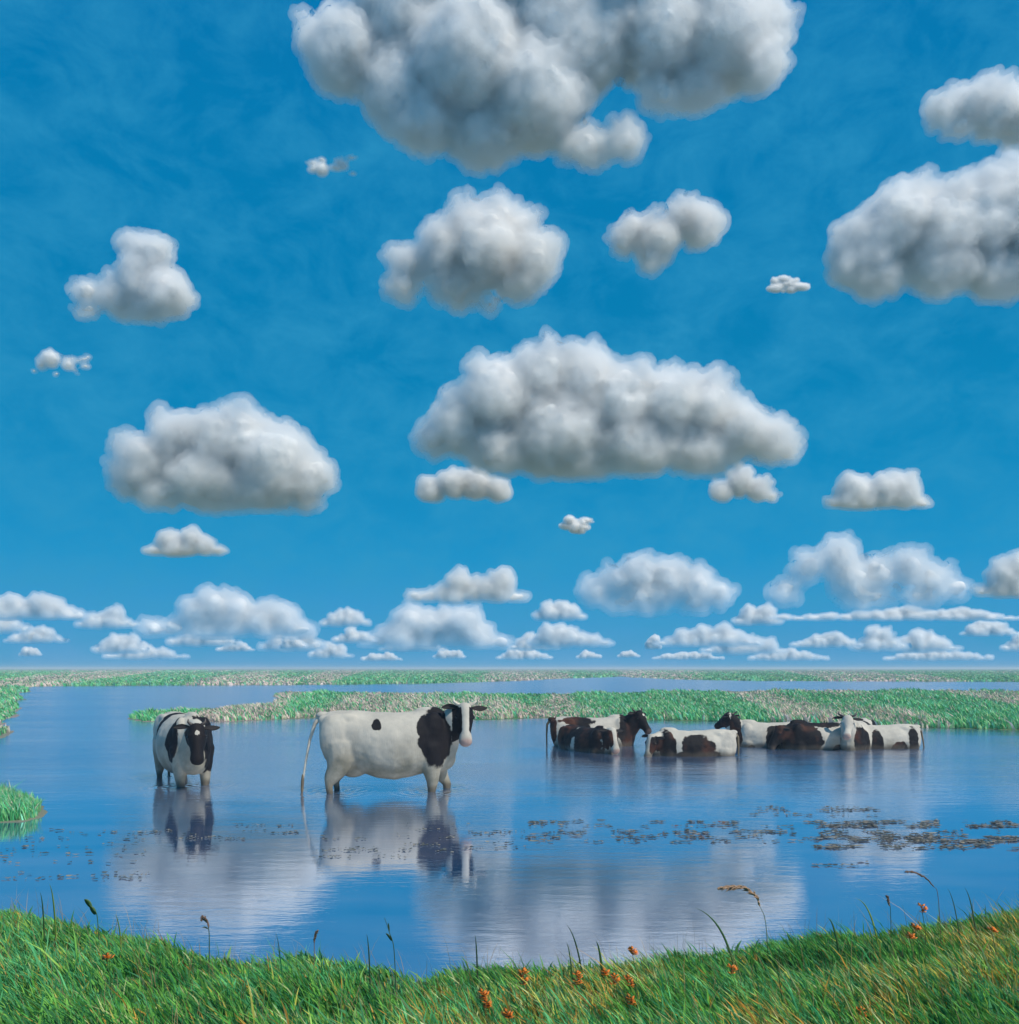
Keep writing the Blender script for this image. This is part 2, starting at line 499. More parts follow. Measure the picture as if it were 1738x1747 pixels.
def far_grass(name, label, xs, ysr, N, hmin, hmax, wmul, test, seed, islet=False):
    y = 1 / rng.uniform(1 / ysr[1], 1 / ysr[0], N)      # even in the picture's height
    x = rng.uniform(xs[0], xs[1], N) * y
    P = np.c_[x, y]
    h = land_h(P)
    k = h > .012
    P, h = P[k], h[k]
    if test is not None:
        k = test(P); P, h = P[k], h[k]
    n = len(P)
    sc = P[:, 1]
    g = fbm(np.c_[P[:, 0] / (1 + .05 * sc), P[:, 1] / (1 + .25 * sc)] * 1.1, seed)
    g2 = fbm(np.c_[P[:, 0] / (1 + .03 * sc), P[:, 1] / (1 + .12 * sc)] * 2.3, seed + 9)
    H = rng.uniform(hmin, hmax, n) * (.35 + 2.1 * g2 * g2 + .5 * g)
    Wd = (.004 + .00062 * sc) * wmul * rng.uniform(.6, 1.4, n)
    lean = np.c_[-.25 + rng.normal(0, .3, n), rng.normal(0, .2, n)]
    pal = np.array([(.05, .34, .13), (.10, .46, .20), (.20, .50, .20), (.30, .52, .26), (.18, .52, .34), (.62, .50, .44), (.70, .54, .48), (.56, .50, .38)])
    u = rng.uniform(size=n)
    pink = u < .06 + .66 * sstep(.46, .62, fbm(np.c_[P[:, 0] / (1 + .04 * sc), P[:, 1] / (1 + .12 * sc)] * .9, seed + 5)) * sstep(0, 8, sc - 9)
    idx = rng.integers(0, 5, n); idx[pink] = rng.integers(5, 8, pink.sum())
    tint = pal[idx] * rng.uniform(.8, 1.15, (n, 1)) * (.88 + .5 * g2)[:, None]
    V, T, C = blades(np.c_[P, h - .005], H, Wd, lean, tint, 2)
    o = link(name, np_mesh(name, V, T, 3, M_FGRASS, {'tint': C}, smooth=False))
    tag(o, label, 'grass', kind='stuff')
    print(name, n)
isl = lambda P: poly_sd(P, islet_poly) > -.3
far_grass('grass', 'bright green tuft of marsh grass on the islet at the edge of the lake', (-1.0, -.45), (8.6, 12.0), 90000, .08, .22, .8, isl, 101)
far_grass('grass', 'green and pinkish marsh grass on the low banks behind the cows', (-.95, .95), (20, 75), 260000, .08, .24, 1.5, None, 131)
far_grass('grass', 'pale pinkish green marsh grass covering the far shore to the horizon', (-.9, .9), (75, 900), 150000, .10, .34, 2.2, None, 171)

# weed and scraps of reed floating in a broken band on the lake
def floating():
    N = 5200
    cents = []
    bands = [(900, 1738, 1400, 1455, 2300, 26), (1280, 1500, 1375, 1400, 260, 22), (1390, 1738, 1400, 1450, 1300, 34), (400, 510, 1405, 1428, 190, 12), (190, 300, 1412, 1420, 60, 12),
             (300, 420, 1415, 1440, 120, 14), (690, 800, 1405, 1455, 170, 14), (800, 900, 1415, 1450, 130, 16), (540, 760, 1425, 1462, 150, 16), (0, 260, 1415, 1500, 230, 22), (1380, 1480, 1470, 1480, 40, 20)]
    V, Fc, C = [], [], []
    for x0, x1, y0, y1, n, L in bands:
        rows = max(2, int((y1 - y0) / 5))
        rp = [random.uniform(y0, y1) for _ in range(rows)]
        for k in range(n):
            py = random.choice(rp) + random.gauss(0, 1.2)
            px = random.uniform(x0, x1)
            if mnoise.noise(Vector((px * .02, py * .12, 3))) < -.02: continue
            x, y = at(px, py, .004)
            a = random.uniform(.006, .032) * L / 20 * random.choice((.6, 1, 1.5)); b = random.uniform(.006, .022)
            m = random.choice((5, 6, 7)); i0 = len(V)
            rot = random.uniform(-.35, .35)
            for q in range(m):
                th = 2 * math.pi * q / m
                rr = random.uniform(.6, 1.15)
                ux, uy = a * rr * math.cos(th), b * rr * math.sin(th)
                V.append((x + ux * math.cos(rot) - uy * math.sin(rot), y + ux * math.sin(rot) + uy * math.cos(rot), .005 + random.uniform(0, .012)))
            for q in range(1, m - 1): Fc.append((i0, i0 + q, i0 + q + 1))
            u = random.random()
            c = (.06, .075, .08) if u < .3 else (.12, .13, .12) if u < .6 else (.22, .21, .20) if u < .85 else (.20, .07, .04) if (1080 < px < 1250 and u < .97) else (.28, .25, .20)
            C += [c] * m
    o = link('floating_weed', np_mesh('floating_weed', np.array(V), np.array(Fc), 3, M_FGRASS, {'tint': np.array(C)}, smooth=False))
    tag(o, 'dark scraps of water weed floating in a broken band on the lake', 'water weed', kind='stuff')
floating()

# ------------------------------------------------------------------ shapes from rings
def ring_loft(rings, n=16):
    """rings: (centre, u, v, ru, rv) -> closed mesh (verts, faces)"""
    V, Fc = [], []
    for c, u, v, ru, rv in rings:
        for k in range(n):
            a = 2 * math.pi * k / n
            V.append(c + u * (ru * math.cos(a)) + v * (rv * math.sin(a)))
    m = len(rings)
    for r in range(m - 1):
        for k in range(n):
            Fc.append((r * n + k, r * n + (k + 1) % n, (r + 1) * n + (k + 1) % n, (r + 1) * n + k))
    Fc.append(tuple(reversed(range(n)))); Fc.append(tuple((m - 1) * n + k for k in range(n)))
    return V, Fc

def chain(pts, n=12, cap=True, flat=None):
    """tapered tube along pts [(Vector, r) or (Vector, ru, rv)], rounded at the ends; u is sideways, v up along the tube's normal"""
    P = [Vector(p[0]) for p in pts]; rr = [(p[1], p[1] if len(p) < 3 else p[2]) for p in pts]
    rings = []
    ref = Vector(flat) if flat else None
    for i, p in enumerate(P):
        d = (P[min(i + 1, len(P) - 1)] - P[max(i - 1, 0)]).normalized()
        base = ref if ref is not None else (Vector((0, 1, 0)) if abs(d.y) < .9 else Vector((1, 0, 0)))
        v = d.cross(base).normalized(); u = v.cross(d).normalized()
        if i == 0 and cap:
            for q in (.25, .7): rings.append((p - d * min(rr[0]) * math.sqrt(1 - q * q) * .9, u, v, rr[0][0] * q, rr[0][1] * q))
        rings.append((p, u, v, rr[i][0], rr[i][1]))
        if i == len(P) - 1 and cap:
            for q in (.7, .25): rings.append((p + d * min(rr[i]) * math.sqrt(1 - q * q) * .9, u, v, rr[i][0] * q, rr[i][1] * q))
    return ring_loft(rings, n)

def ellipsoid(c, r, n=14, m=8, rot=None):
    c = Vector(c); rings = []
    V, Fc = [], []
    V.append(Vector((0, 0, r[2])))
    for i in range(1, m):
        th = math.pi * i / m
        for k in range(n):
            a = 2 * math.pi * k / n
            V.append(Vector((r[0] * math.sin(th) * math.cos(a), r[1] * math.sin(th) * math.sin(a), r[2] * math.cos(th))))
    V.append(Vector((0, 0, -r[2])))
    for k in range(n): Fc.append((0, 1 + k, 1 + (k + 1) % n))
    for i in range(m - 2):
        for k in range(n):
            a = 1 + i * n + k; b = 1 + i * n + (k + 1) % n
            Fc.append((a, a + n, b + n, b))
    last = len(V) - 1
    for k in range(n): Fc.append((last, 1 + (m - 2) * n + (k + 1) % n, 1 + (m - 2) * n + k))
    if rot: V = [rot @ v for v in V]
    return [v + c for v in V], Fc

def fuse(parts, voxel, smooth_it, disp=None, name='fused'):
    """closed shells that overlap -> one continuous surface"""
    V, Fc = [], []
    for v, f in parts:
        b = len(V); V += v; Fc += [tuple(i + b for i in q) for q in f]
    me = bpy.data.meshes.new(name); me.from_pydata([tuple(v) for v in V], [], Fc)
    bm = bmesh.new(); bm.from_mesh(me); bmesh.ops.recalc_face_normals(bm, faces=bm.faces); bm.to_mesh(me); bm.free()
    o = bpy.data.objects.new(name, me); COL.objects.link(o)
    r = o.modifiers.new('r', 'REMESH'); r.mode = 'VOXEL'; r.voxel_size = voxel; r.use_smooth_shade = True
    s = o.modifiers.new('s', 'SMOOTH'); s.factor = .5; s.iterations = smooth_it
    if disp: disp(o)
    dg = bpy.context.evaluated_depsgraph_get()
    out = bpy.data.meshes.new_from_object(o.evaluated_get(dg))
    bpy.data.objects.remove(o); bpy.data.meshes.remove(me)
    out.polygons.foreach_set('use_smooth', [True] * len(out.polygons))
    return out

# ------------------------------------------------------------------ cows
def make_cow(name_label, loc, yaw, poll, hyaw, hpitch, patches, coat=None, ears=('black', 'black'), horns=True, horn_mat=None, group=None,
             tail_swing=(.07, 0), size=1.0, belly=0.0, head_patches=None, hroll=0.0, step=(0, 0, 0, 0), muzzle_pink=.8, hornlen=1.0):
    root = empty('cow', loc, yaw)
    root.scale = (size,) * 3
    tag(root, name_label, 'cow', group)
    X, Y, Z = Vector((1, 0, 0)), Vector((0, 1, 0)), Vector((0, 0, 1))
    parts = []
    # trunk: (x, top, bottom, half width)
    tr = [(-.90, 1.22, 1.04, .07), (-.87, 1.32, .92, .15), (-.78, 1.385, .82, .215), (-.62, 1.41, .72, .265), (-.40, 1.40, .62 - belly * .5, .31),
          (-.15, 1.375, .55 - belly, .365), (.10, 1.37, .515 - belly, .385), (.32, 1.38, .53 - belly * .7, .36), (.52, 1.405, .54, .31), (.68, 1.40, .535, .26),
          (.80, 1.33, .56, .205), (.88, 1.22, .62, .14), (.93, 1.08, .70, .07)]
    rings = []
    n = 24
    V, Fc = [], []
    for x, tp, bt, hw in tr:
        zc, hh = (tp + bt) / 2, (tp - bt) / 2
        for k in range(n):
            a = 2 * math.pi * k / n
            c, s = math.cos(a), math.sin(a)
            e = .80
            yy = hw * math.copysign(abs(c) ** e, c); zz = hh * math.copysign(abs(s) ** .9, s)
            if s > 0: yy *= 1 - .20 * s ** 2        # flatter flanks towards the spine
            V.append(Vector((x, yy, zc + zz)))
    m = len(tr)
    for r in range(m - 1):
        for k in range(n): Fc.append((r * n + k, r * n + (k + 1) % n, (r + 1) * n + (k + 1) % n, (r + 1) * n + k))
    Fc.append(tuple(reversed(range(n)))); Fc.append(tuple((m - 1) * n + k for k in range(n)))
    parts.append((V, Fc))
    # hip bones, tail head, withers
    for s in (1, -1):
        parts.append(ellipsoid((-.52, s * .15, 1.30), (.17, .085, .075)))
        parts.append(ellipsoid((-.82, s * .11, 1.27), (.09, .06, .07)))
        parts.append(ellipsoid((.58, s * .17, 1.08), (.17, .11, .30), rot=Matrix.Rotation(R(12), 3, 'Y')))     # shoulder blade
        parts.append(ellipsoid((-.62, s * .165, .98), (.27, .135, .40), rot=Matrix.Rotation(R(-14), 3, 'Y')))   # thigh
    parts.append(ellipsoid((-.86, 0, 1.33), (.10, .06, .055)))
    parts.append(ellipsoid((.56, 0, 1.385), (.20, .08, .055)))
    parts.append(ellipsoid((-.46, 0, .62), (.19, .15, .13)))    # udder
    # legs
    for j, s in enumerate((1, -1)):
        q = step[j]
        parts.append(chain([((.58, s * .19, .92), .13, .17), ((.60 + q * .3, s * .185, .66), .10, .14), ((.63 + q * .7, s * .175, .44), .068, .085), ((.625 + q, s * .17, .36), .055, .062),
                            ((.62 + q, s * .17, .15), .038, .042), ((.635 + q, s * .17, .09), .045, .05), ((.66 + q, s * .17, .035), .055, .065)]))
        q = step[2 + j]
        parts.append(chain([((-.60, s * .19, .98), .13, .24), ((-.58 + q * .3, s * .20, .76), .115, .20), ((-.64 + q * .6, s * .195, .60), .08, .135), ((-.71 + q * .8, s * .19, .48), .058, .09),
                            ((-.72 + q, s * .19, .40), .042, .05), ((-.69 + q, s * .185, .16), .038, .042), ((-.675 + q, s * .185, .09), .045, .05), ((-.65 + q, s * .185, .035), .055, .065)]))
    # head frame
    P = Vector(poll)
    hy, hp = R(hyaw), R(hpitch)
    f = Vector((math.cos(hp) * math.cos(hy), math.cos(hp) * math.sin(hy), -math.sin(hp)))
    side = Vector((-math.sin(hy), math.cos(hy), 0))
    up = f.cross(side).normalized()
    if hroll:
        rm = Matrix.Rotation(R(hroll), 3, f); side, up = rm @ side, rm @ up
    H = lambda a, b, c: P + f * a + side * b + up * c
    hr = [(-.05, .05, .075, -.07), (-.02, .09, .115, -.075), (.05, .108, .145, -.085), (.13, .118, .155, -.10), (.20, .108, .14, -.10), (.28, .086, .115, -.09),
          (.36, .072, .09, -.08), (.43, .078, .08, -.08), (.48, .082, .078, -.085), (.52, .066, .060, -.09), (.54, .035, .032, -.09)]
    parts.append(ring_loft([(H(a, 0, dz), side, up, w * 1.12, h * 1.1) for a, w, h, dz in hr], 18))
    for s in (1, -1):
        parts.append(ellipsoid(tuple(H(.145, s * .098, -.02)), (.04, .035, .035)))          # brow over the eye
        parts.append(ellipsoid(tuple(H(.13, s * .07, -.16)), (.10, .035, .09), rot=Matrix((f, side, up)).transposed()))   # jaw
        parts.append(ellipsoid(tuple(H(.50, s * .045, -.055)), (.03, .025, .022)))           # nostril rim
    # neck
    n0 = Vector((.56, 0, 1.10)); n3 = H(.04, 0, -.10)
    n1 = Vector((.80, 0, 1.10)).lerp(n3, .18); n2 = n0.lerp(n3, .66) + Vector((.06, 0, -.02))
    parts.append(chain([(n0, .17, .27), (n1, .155, .235), (n2, .150, .215), (n3, .118, .155)], 18, flat=tuple(side.lerp(Y, .5))))
    # dewlap
    parts.append(chain([((.84, 0, .80), .05, .10), (n1 + Vector((.04, 0, -.20)), .045, .10), (n2 + Vector((0, 0, -.13)), .04, .07)], 12))
    me = fuse(parts, .0155, 11, name='body')
    nv = len(me.vertices)
    co = np.empty(nv * 3, np.float32); me.vertices.foreach_get('co', co); co = co.reshape(-1, 3).astype(float)
    nrv = np.empty(nv * 3, np.float32); me.vertices.foreach_get('normal', nrv); nrv = nrv.reshape(-1, 3)
    c2 = co + nrv * ((fbm(co * 3.2, 51) - .5) * .032 + (fbm(co * 9.0, 52) - .5) * .014)[:, None]
    me.vertices.foreach_set('co', c2.astype(np.float32).ravel()); me.update()
    # is a vertex on the head?
    hb = np.array([f, side, up]); L = (co - np.array(P)) @ hb.T
    wob = (fbm(co * 5.0, 3 + len(name_label)) - .5) * 1.5 + (fbm(co * 16, 4) - .5) * .8
    on_head = (L[:, 0] > -.03) & (L[:, 0] < .62) & (np.abs(L[:, 1]) < .17) & (L[:, 2] < .12) & (L[:, 2] > -.27)
    pt = np.full(nv, -1.0)
    for (x, z, rx, rz, sd) in patches:
        d = 1 - np.sqrt(((co[:, 0] - x) / rx) ** 2 + ((co[:, 2] - z) / rz) ** 2)
        if sd: d = np.where(co[:, 1] * sd > -.04, d, -1)
        rr = min(rx, rz)
        pt = np.maximum(pt, d * min(1, rr / .15) * 1.6)
    pt = pt + wob * .55 * (np.abs(pt) < 1.5)
    hp_ = head_patches if head_patches is not None else 'blaze'
    if hp_ == 'blaze':
        ph = (np.abs(L[:, 1]) - (.052 + .035 * (L[:, 0] < .03) + .03 * sstep(.34, .44, L[:, 0]) * 2)) * 14
        ph = np.where(L[:, 2] < -.19, np.maximum(ph, -.5), ph)
    elif hp_ == 'dark': ph = np.full(nv, 1.0)
    elif hp_ == 'white': ph = np.full(nv, -1.0)
    elif hp_ == 'star': ph = np.where(((L[:, 0] - .13) ** 2 + L[:, 1] ** 2 < .035 ** 2) & (L[:, 2] > -.02), -1.0, 1.0)
    pt = np.where(on_head, ph + wob * .25, pt)
    mud_shade = np.clip(sstep(1.22, .60, co[:, 2] + .45 * (fbm(co * 2.6, 31) - .5)) * .88, 0, 1)  # dirty belly plus painted-in flank shade, stronger downward
    wl = -loc[2] / size
    wet = sstep(wl + .13, wl + .02, co[:, 2] + .10 * (fbm(co * 6.0, 77) - .5))
    muz = np.where(on_head, sstep(.44, .50, L[:, 0]), 0) * muzzle_pink
    for k, a in (('patch', pt), ('mud_shade', mud_shade), ('wet', wet), ('muzzle', muz)):
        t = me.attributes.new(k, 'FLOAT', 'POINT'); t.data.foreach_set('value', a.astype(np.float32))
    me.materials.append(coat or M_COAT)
    link('body', me, root)
    # ears: cupped leaves
    for s, e in zip((1, -1), ears):
        V, Fc = [], []
        b0 = H(.005, s * .10, -.045)
        d = (side * s * 1.0 + up * (-.12) - f * .12).normalized()
        wv = f.cross(d).normalized().lerp(f, .0)
        wv = f.lerp(up, .25).normalized(); wv = (wv - d * wv.dot(d)).normalized(); nn = d.cross(wv)
        prof = [(0, .025), (.05, .045), (.10, .06), (.15, .052), (.19, .03), (.215, .008)]
        for side2 in (0, 1):
            for a, w in prof:
                for q in (-1, -.5, 0, .5, 1):
                    cup = .03 * (q * q - .4) * (w / .06)
                    V.append(b0 + d * a + wv * (w * q * .8) + nn * (cup + (.009 if side2 else 0)) + f * (.35 * a * a))
        m = len(prof)
        for sd2 in (0, 1):
            for i in range(m - 1):
                for q in range(4):
                    a = sd2 * m * 5 + i * 5 + q
                    quad = (a, a + 1, a + 6, a + 5)
                    Fc.append(quad if sd2 == 0 else tuple(reversed(quad)))
        edge = [i * 5 for i in range(m)] + [(m - 1) * 5 + q for q in range(1, 5)] + [i * 5 + 4 for i in range(m - 2, -1, -1)]
        for a, b in zip(edge, edge[1:]): Fc.append((a, a + m * 5, b + m * 5, b))
        mesh_obj('ear', V, Fc, M_BLACKHAIR if e == 'black' else M_WHITEHAIR, root)
        mesh_obj('eye', *ellipsoid(tuple(H(.15, s * .117, -.045)), (.021, .021, .021), 12, 8), M_EYE, root)
        if horns:
            k = hornlen
            hv, hf = chain([(H(-.02, s * .055, -.02), .027), (H(-.035, s * (.055 + .055 * k), -.01), .024), (H(-.05 - .02 * k, s * (.06 + .09 * k), .0), .018), (H(-.06 - .07 * k, s * (.06 + .09 * k), .01), .006)], 10, flat=tuple(up))
            mesh_obj('horn', hv, hf, horn_mat or M_HORN, root)
    # tail with its switch
    sx, sy = tail_swing
    tp = [(-.90, 0, 1.31), (-.965, 0, 1.22), (-1.0 + sx * .35, sy * .3, 1.0), (-1.02 + sx * .7, sy * .7, .72), (-1.03 + sx, sy, .48)]
    tv, tf = chain([(Vector(p), r) for p, r in zip(tp, (.035, .026, .019, .015, .014))], 8)
    tail = mesh_obj('tail', tv, tf, M_WHITEHAIR if coat is None else M_TAIL, root)
    sv, sf = chain([(Vector(tp[-1]) + Vector((0, 0, .05)), .016), (Vector(tp[-1]) + Vector((sx * .06, 0, -.03)), .022), (Vector(tp[-1]) + Vector((sx * .12, 0, -.14)), .020), (Vector(tp[-1]) + Vector((sx * .14, 0, -.24)), .010)], 8)
    mesh_obj('tail_switch', sv, sf, M_TAIL, tail)
    return root

def bed_z(x, y):
    return float(land_h(np.array([[x, y]]))[0])

def place(px, d):  # stand at a bearing and a distance
    x = (px - CX) / F * d
    return (x, d, bed_z(x, d) - .005)

HERD = 'cows standing belly deep in the lake'
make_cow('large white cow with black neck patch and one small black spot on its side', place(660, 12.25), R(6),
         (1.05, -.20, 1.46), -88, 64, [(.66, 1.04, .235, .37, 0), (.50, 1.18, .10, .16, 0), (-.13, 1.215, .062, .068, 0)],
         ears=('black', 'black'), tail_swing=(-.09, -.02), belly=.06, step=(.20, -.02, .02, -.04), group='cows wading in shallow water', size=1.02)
make_cow('black and white cow seen from the front, its dark face lowered', tuple(Vector(place(312, 13.3)) - Vector((0, 0, .07))), R(-57),
         (1.10, -.06, 1.27), -12, 62, [(.56, 1.05, .16, .34, -1), (.62, 1.0, .34, .44, 1), (-.28, 1.0, .15, .40, 0), (-.92, 1.0, .14, .40, 0)],
         ears=('black', 'black'), horn_mat=M_DARKHORN, head_patches='star', belly=.03, hornlen=.6, group='cows wading in shallow water', muzzle_pink=0)
make_cow('white cow with dark saddle, dark neck and dark raised head, behind the front-facing black cow', place(1008, 19.4), R(0),
         (1.04, -.10, 1.50), -48, 48, [(.80, 1.1, .22, .50, 0), (-.30, 1.30, .36, .10, 0), (-.20, 1.05, .17, .36, 0), (-.88, 1.1, .10, .5, 0)],
         coat=M_COATB, ears=('black', 'black'), horn_mat=M_DARKHORN, head_patches='star', muzzle_pink=.2, group=HERD)
make_cow('black cow with white face blaze standing in front of the dark saddled cow', place(1000, 18.3), R(-60),
         (1.0, .0, 1.38), -8, 62, [(.45, 1.0, .42, .6, 0), (-.45, 1.05, .36, .5, 0), (.05, 1.28, .2, .12, 0)],
         coat=M_COATB, ears=('black', 'black'), horns=False, group=HERD, size=.90)
make_cow('white cow with one large reddish brown flank patch lying low, nearest of the herd', place(1184, 17.3), R(182),
         (.98, .22, 1.27), 42, 64, [(.0, 1.04, .36, .28, 0), (.0, .80, .52, .20, 0), (.62, .98, .17, .40, 0)],
         coat=M_COATB, ears=('black', 'black'), horns=False, group=HERD, size=.90)
make_cow('white cow with a curved dark band on its side and a black head turned away', place(1318, 19.2), R(176),
         (.98, -.10, 1.56), -50, 30, [(.88, 1.1, .13, .5, 0), (.10, .95, .14, .34, 0), (.0, 1.22, .24, .10, 0), (.55, .80, .07, .08, 0), (-.35, 1.0, .14, .08, 0)],
         coat=M_COATB, ears=('black', 'black'), horn_mat=M_DARKHORN, head_patches='dark', group=HERD, size=.93, muzzle_pink=.2)
make_cow('cow with black foreparts and a white middle, head lowered behind the banded cow', place(1404, 18.7), R(183),
         (1.0, .05, 1.28), 10, 55, [(.62, 1.0, .42, .62, 0), (-.25, .70, .22, .22, 0), (.15, 1.36, .5, .07, 0)],
         coat=M_COATB, ears=('black', 'black'), head_patches='dark', group=HERD, size=.95, horns=False, muzzle_pink=.1)
make_cow('cow with upright dark ears and black chest facing this way within the herd', place(1462, 19.0), R(236),
         (.98, .02, 1.50), 10, 45, [(.62, .95, .26, .36, 0), (-.1, 1.0, .16, .4, 0), (-.6, 1.1, .2, .3, 0)],
         coat=M_COATB, ears=('black', 'black'), head_patches='white', horn_mat=M_DARKHORN, group=HERD, size=.97, hornlen=1.3)
make_cow('pinkish white cow with dark rump and tail at the far end of the herd', place(1502, 18.9), R(180),
         (1.0, -.1, 1.30), -30, 50, [(-.66, .95, .13, .36, 0), (-.30, .80, .22, .20, 0), (.22, .92, .13, .34, 0), (.62, .90, .13, .4, 0), (-.95, 1.1, .06, .3, 0)],
         coat=M_COATB, ears=('black', 'white'), group=HERD, size=.90, tail_swing=(-.02, .03))

# ------------------------------------------------------------------ clouds
texC = bpy.data.textures.new('billow_large', 'CLOUDS'); texC.noise_scale = 60; texC.noise_depth = 3
texV = bpy.data.textures.new('billow_small', 'VORONOI'); texV.noise_scale = 30; texV.distance_metric = 'DISTANCE'
texF = bpy.data.textures.new('billow_fine', 'CLOUDS'); texF.noise_scale = 12; texF.noise_depth = 4
BASE_ALT = 520.0
def make_cloud(label, lobes, base, flat=True, fringe=40.0, voxel=None, dist=None, thin=1.0):
    """lobes: (px, py, r[, stretch]) in the photograph; base: pixel row of the cloud's base"""
    xs = [l[0] for l in lobes]; ysx = [l[1] for l in lobes]
    cx, cy = (min(xs) + max(xs)) / 2, base
    d = dist or min(60000, BASE_ALT * F / max(8, HY - base))
    s = d / F
    w = max(l[0] + l[2] for l in lobes) - min(l[0] - l[2] for l in lobes)
    hgt = max(l[1] + l[2] for l in lobes) - min(l[1] - l[2] for l in lobes)
    k = max(.05, min(1.0, w / 260, hgt / 130))
    vox = voxel or max(1.0, min(4.0, w / 80, hgt / 20))
    parts = []; jit = []
    rnd = random.Random(int(cx * 7 + base))
    if w < 110 and flat is False:      # torn scraps: many small shreds
        thin = .55
        lobes = [(l[0], l[1], l[2] * .8, 1.1) for l in lobes]
        for q in range(16):
            lobes.append((rnd.uniform(min(xs) - 22, max(xs) + 22), rnd.uniform(min(ysx) - 9, max(ysx) + 9), rnd.uniform(3, 8), rnd.uniform(1.2, 2.2)))
    for l in lobes:
        px, py, r = l[:3]; st = l[3] if len(l) > 3 else 1.0
        yj = rnd.uniform(-.2, .2) * r; jit.append(yj)
        parts.append(ellipsoid((px - cx, yj, base - py), (r * st, r * 1.0, r), 20, 12))
        for q in range(5):     # knobs on the upper side of each lobe
            a = rnd.uniform(-.2, math.pi + .2); b = rnd.uniform(-1, .3)
            v = Vector((math.cos(a) * st, b * .6, math.sin(a))) * r * .80
            parts.append(ellipsoid((px - cx + v.x, v.y, base - py + v.z), (r * .38,) * 3, 12, 8))
    def disp(o):
        for tex, st, ml in ((texC, 26 * k, .5), (texV, -15 * k, .3), (texF, 13 * k, .5)):
            m = o.modifiers.new('d', 'DISPLACE'); m.texture = tex; m.strength = st; m.mid_level = ml; m.texture_coords = 'LOCAL'
    def get(me):
        n_ = len(me.vertices)
        co = np.empty(n_ * 3, np.float32); me.vertices.foreach_get('co', co); co = co.reshape(-1, 3)
        nr = np.empty(n_ * 3, np.float32); me.vertices.foreach_get('normal', nr); nr = nr.reshape(-1, 3)
        me.calc_loop_triangles()
        T = np.empty(len(me.loop_triangles) * 3, np.int32); me.loop_triangles.foreach_get('vertices', T); T = T.reshape(-1, 3)
        bpy.data.meshes.remove(me)
        if flat:
            soft = 14 * k; z = co[:, 2]
            co[:, 2] = np.where(z < soft, soft * np.exp(np.clip((z - soft) / soft, -30, 0)), z)
        return co, nr, T
    def hdisp(o):
        for tex, st, ml in ((texC, 24 * k, .5), (texV, -15 * k, .3), (texF, 8 * k, .5)):
            m = o.modifiers.new('d', 'DISPLACE'); m.texture = tex; m.strength = st; m.mid_level = ml; m.texture_coords = 'LOCAL'
    co, nr, T = get(fuse(parts, vox, 3, disp, 'cloud'))
    heart = []
    for l, yj in zip(lobes, jit):
        r = max(l[2] * .5, l[2] - 21 * k); st = l[3] if len(l) > 3 else 1.0
        heart.append(ellipsoid((l[0] - cx, yj, base - l[1] + 2 * k), (r * st, r, r), 20, 12))
    hc, hn, hT = get(fuse(heart, vox * 1.2, 3, hdisp, 'cloud'))
    nv = len(co)
    Vs = np.concatenate([co + nr * (5 * k), co - nr * (5 * k), hc])
    Ts = np.concatenate([T, T + nv, hT + 2 * nv])
    m2 = np_mesh('cloud', Vs, Ts, 3, mat_vapour(thin / (58.0 * k) / s))
    m2.materials.append(mat_vapour(thin / (20.0 * k) / s))
    m2.materials.append(M_CLOUD)
    if len(m2.polygons) == len(Ts):
        m2.polygons.foreach_set('material_index', np.r_[np.zeros(len(T)), np.ones(len(T)), np.full(len(hT), 2)].astype(np.int32))
    else: print('validate changed', label)
    o = link('cloud', m2)
    o.location = ((cx - CX) * s, d, CH + (HY - base) * s)
    o.scale = (s, s, s)
    tag(o, label, 'cloud', 'fair weather clouds over the lake')
    return len(T) * 2

def dome(x0, x1, top, base, seed, n=None, peak=.5):
    """lobes filling a low dome or a long streak"""
    r_ = random.Random(seed); w, h = x1 - x0, base - top
    out = []
    n = max(n or 0, max(4, int(w / max(h, 1) * 2.4)))
    n = min(n, 16)
    gap = w / n
    for i in range(n):
        u = (i + .5) / n
        env = max(.45, 1 - abs((u - peak) / (peak if u < peak else 1 - peak)) ** 2.6)
        hh = h * env * r_.uniform(.66, 1.04)
        r = max(min(hh * .5, h * .36), 3)
        st = max(1.0, gap * .75 / r) * r_.uniform(1.0, 1.15)
        e = min(w * .3, r * st * .8)
        px = x0 + e + u * (w - 2 * e)
        out.append((px, base - hh + r, r, st))
        q = max(hh * .40, 2.5)
        out.append((px + r_.uniform(-.5, .5) * r, base - q * .8, q, max(1.15, st)))
    return out

tris = 0
C = make_cloud
tris += C('huge ragged cloud cut by the top edge of the picture', [(590, 95, 70), (560, 60, 48), (690, 30, 90), (680, 150, 75), (720, 215, 55, 1.2), (800, 110, 110), (830, 230, 55, 1.4), (910, 165, 94),
        (960, 60, 110), (1000, 250, 38, 1.5), (1068, 242, 36, 1.1), (1008, 78, 72), (1130, 58, 90), (1130, 165, 32, 1.3), (1230, 60, 95), (1285, 110, 55), (1310, 40, 50), (1190, 145, 45, 1.3), (740, -60, 110), (900, -70, 120), (1080, -80, 120), (1240, -60, 90)], 300, False)
tris += C('grey cloud with a white crown at the upper corner, above the broad right-hand cloud', [(1610, 190, 34, 1.1), (1655, 175, 42), (1700, 185, 50), (1750, 195, 52), (1800, 190, 45), (1640, 215, 24, 1.5)], 250, False)
tris += C('broad tall cloud cut off by the right edge of the picture, under the grey one', [(1480, 425, 66), (1450, 450, 40, 1.1), (1530, 385, 74), (1560, 345, 44), (1600, 400, 80), (1670, 380, 80), (1720, 350, 74), (1790, 400, 95), (1500, 470, 42, 1.4), (1600, 465, 48, 1.5), (1700, 465, 50, 1.4)], 520)
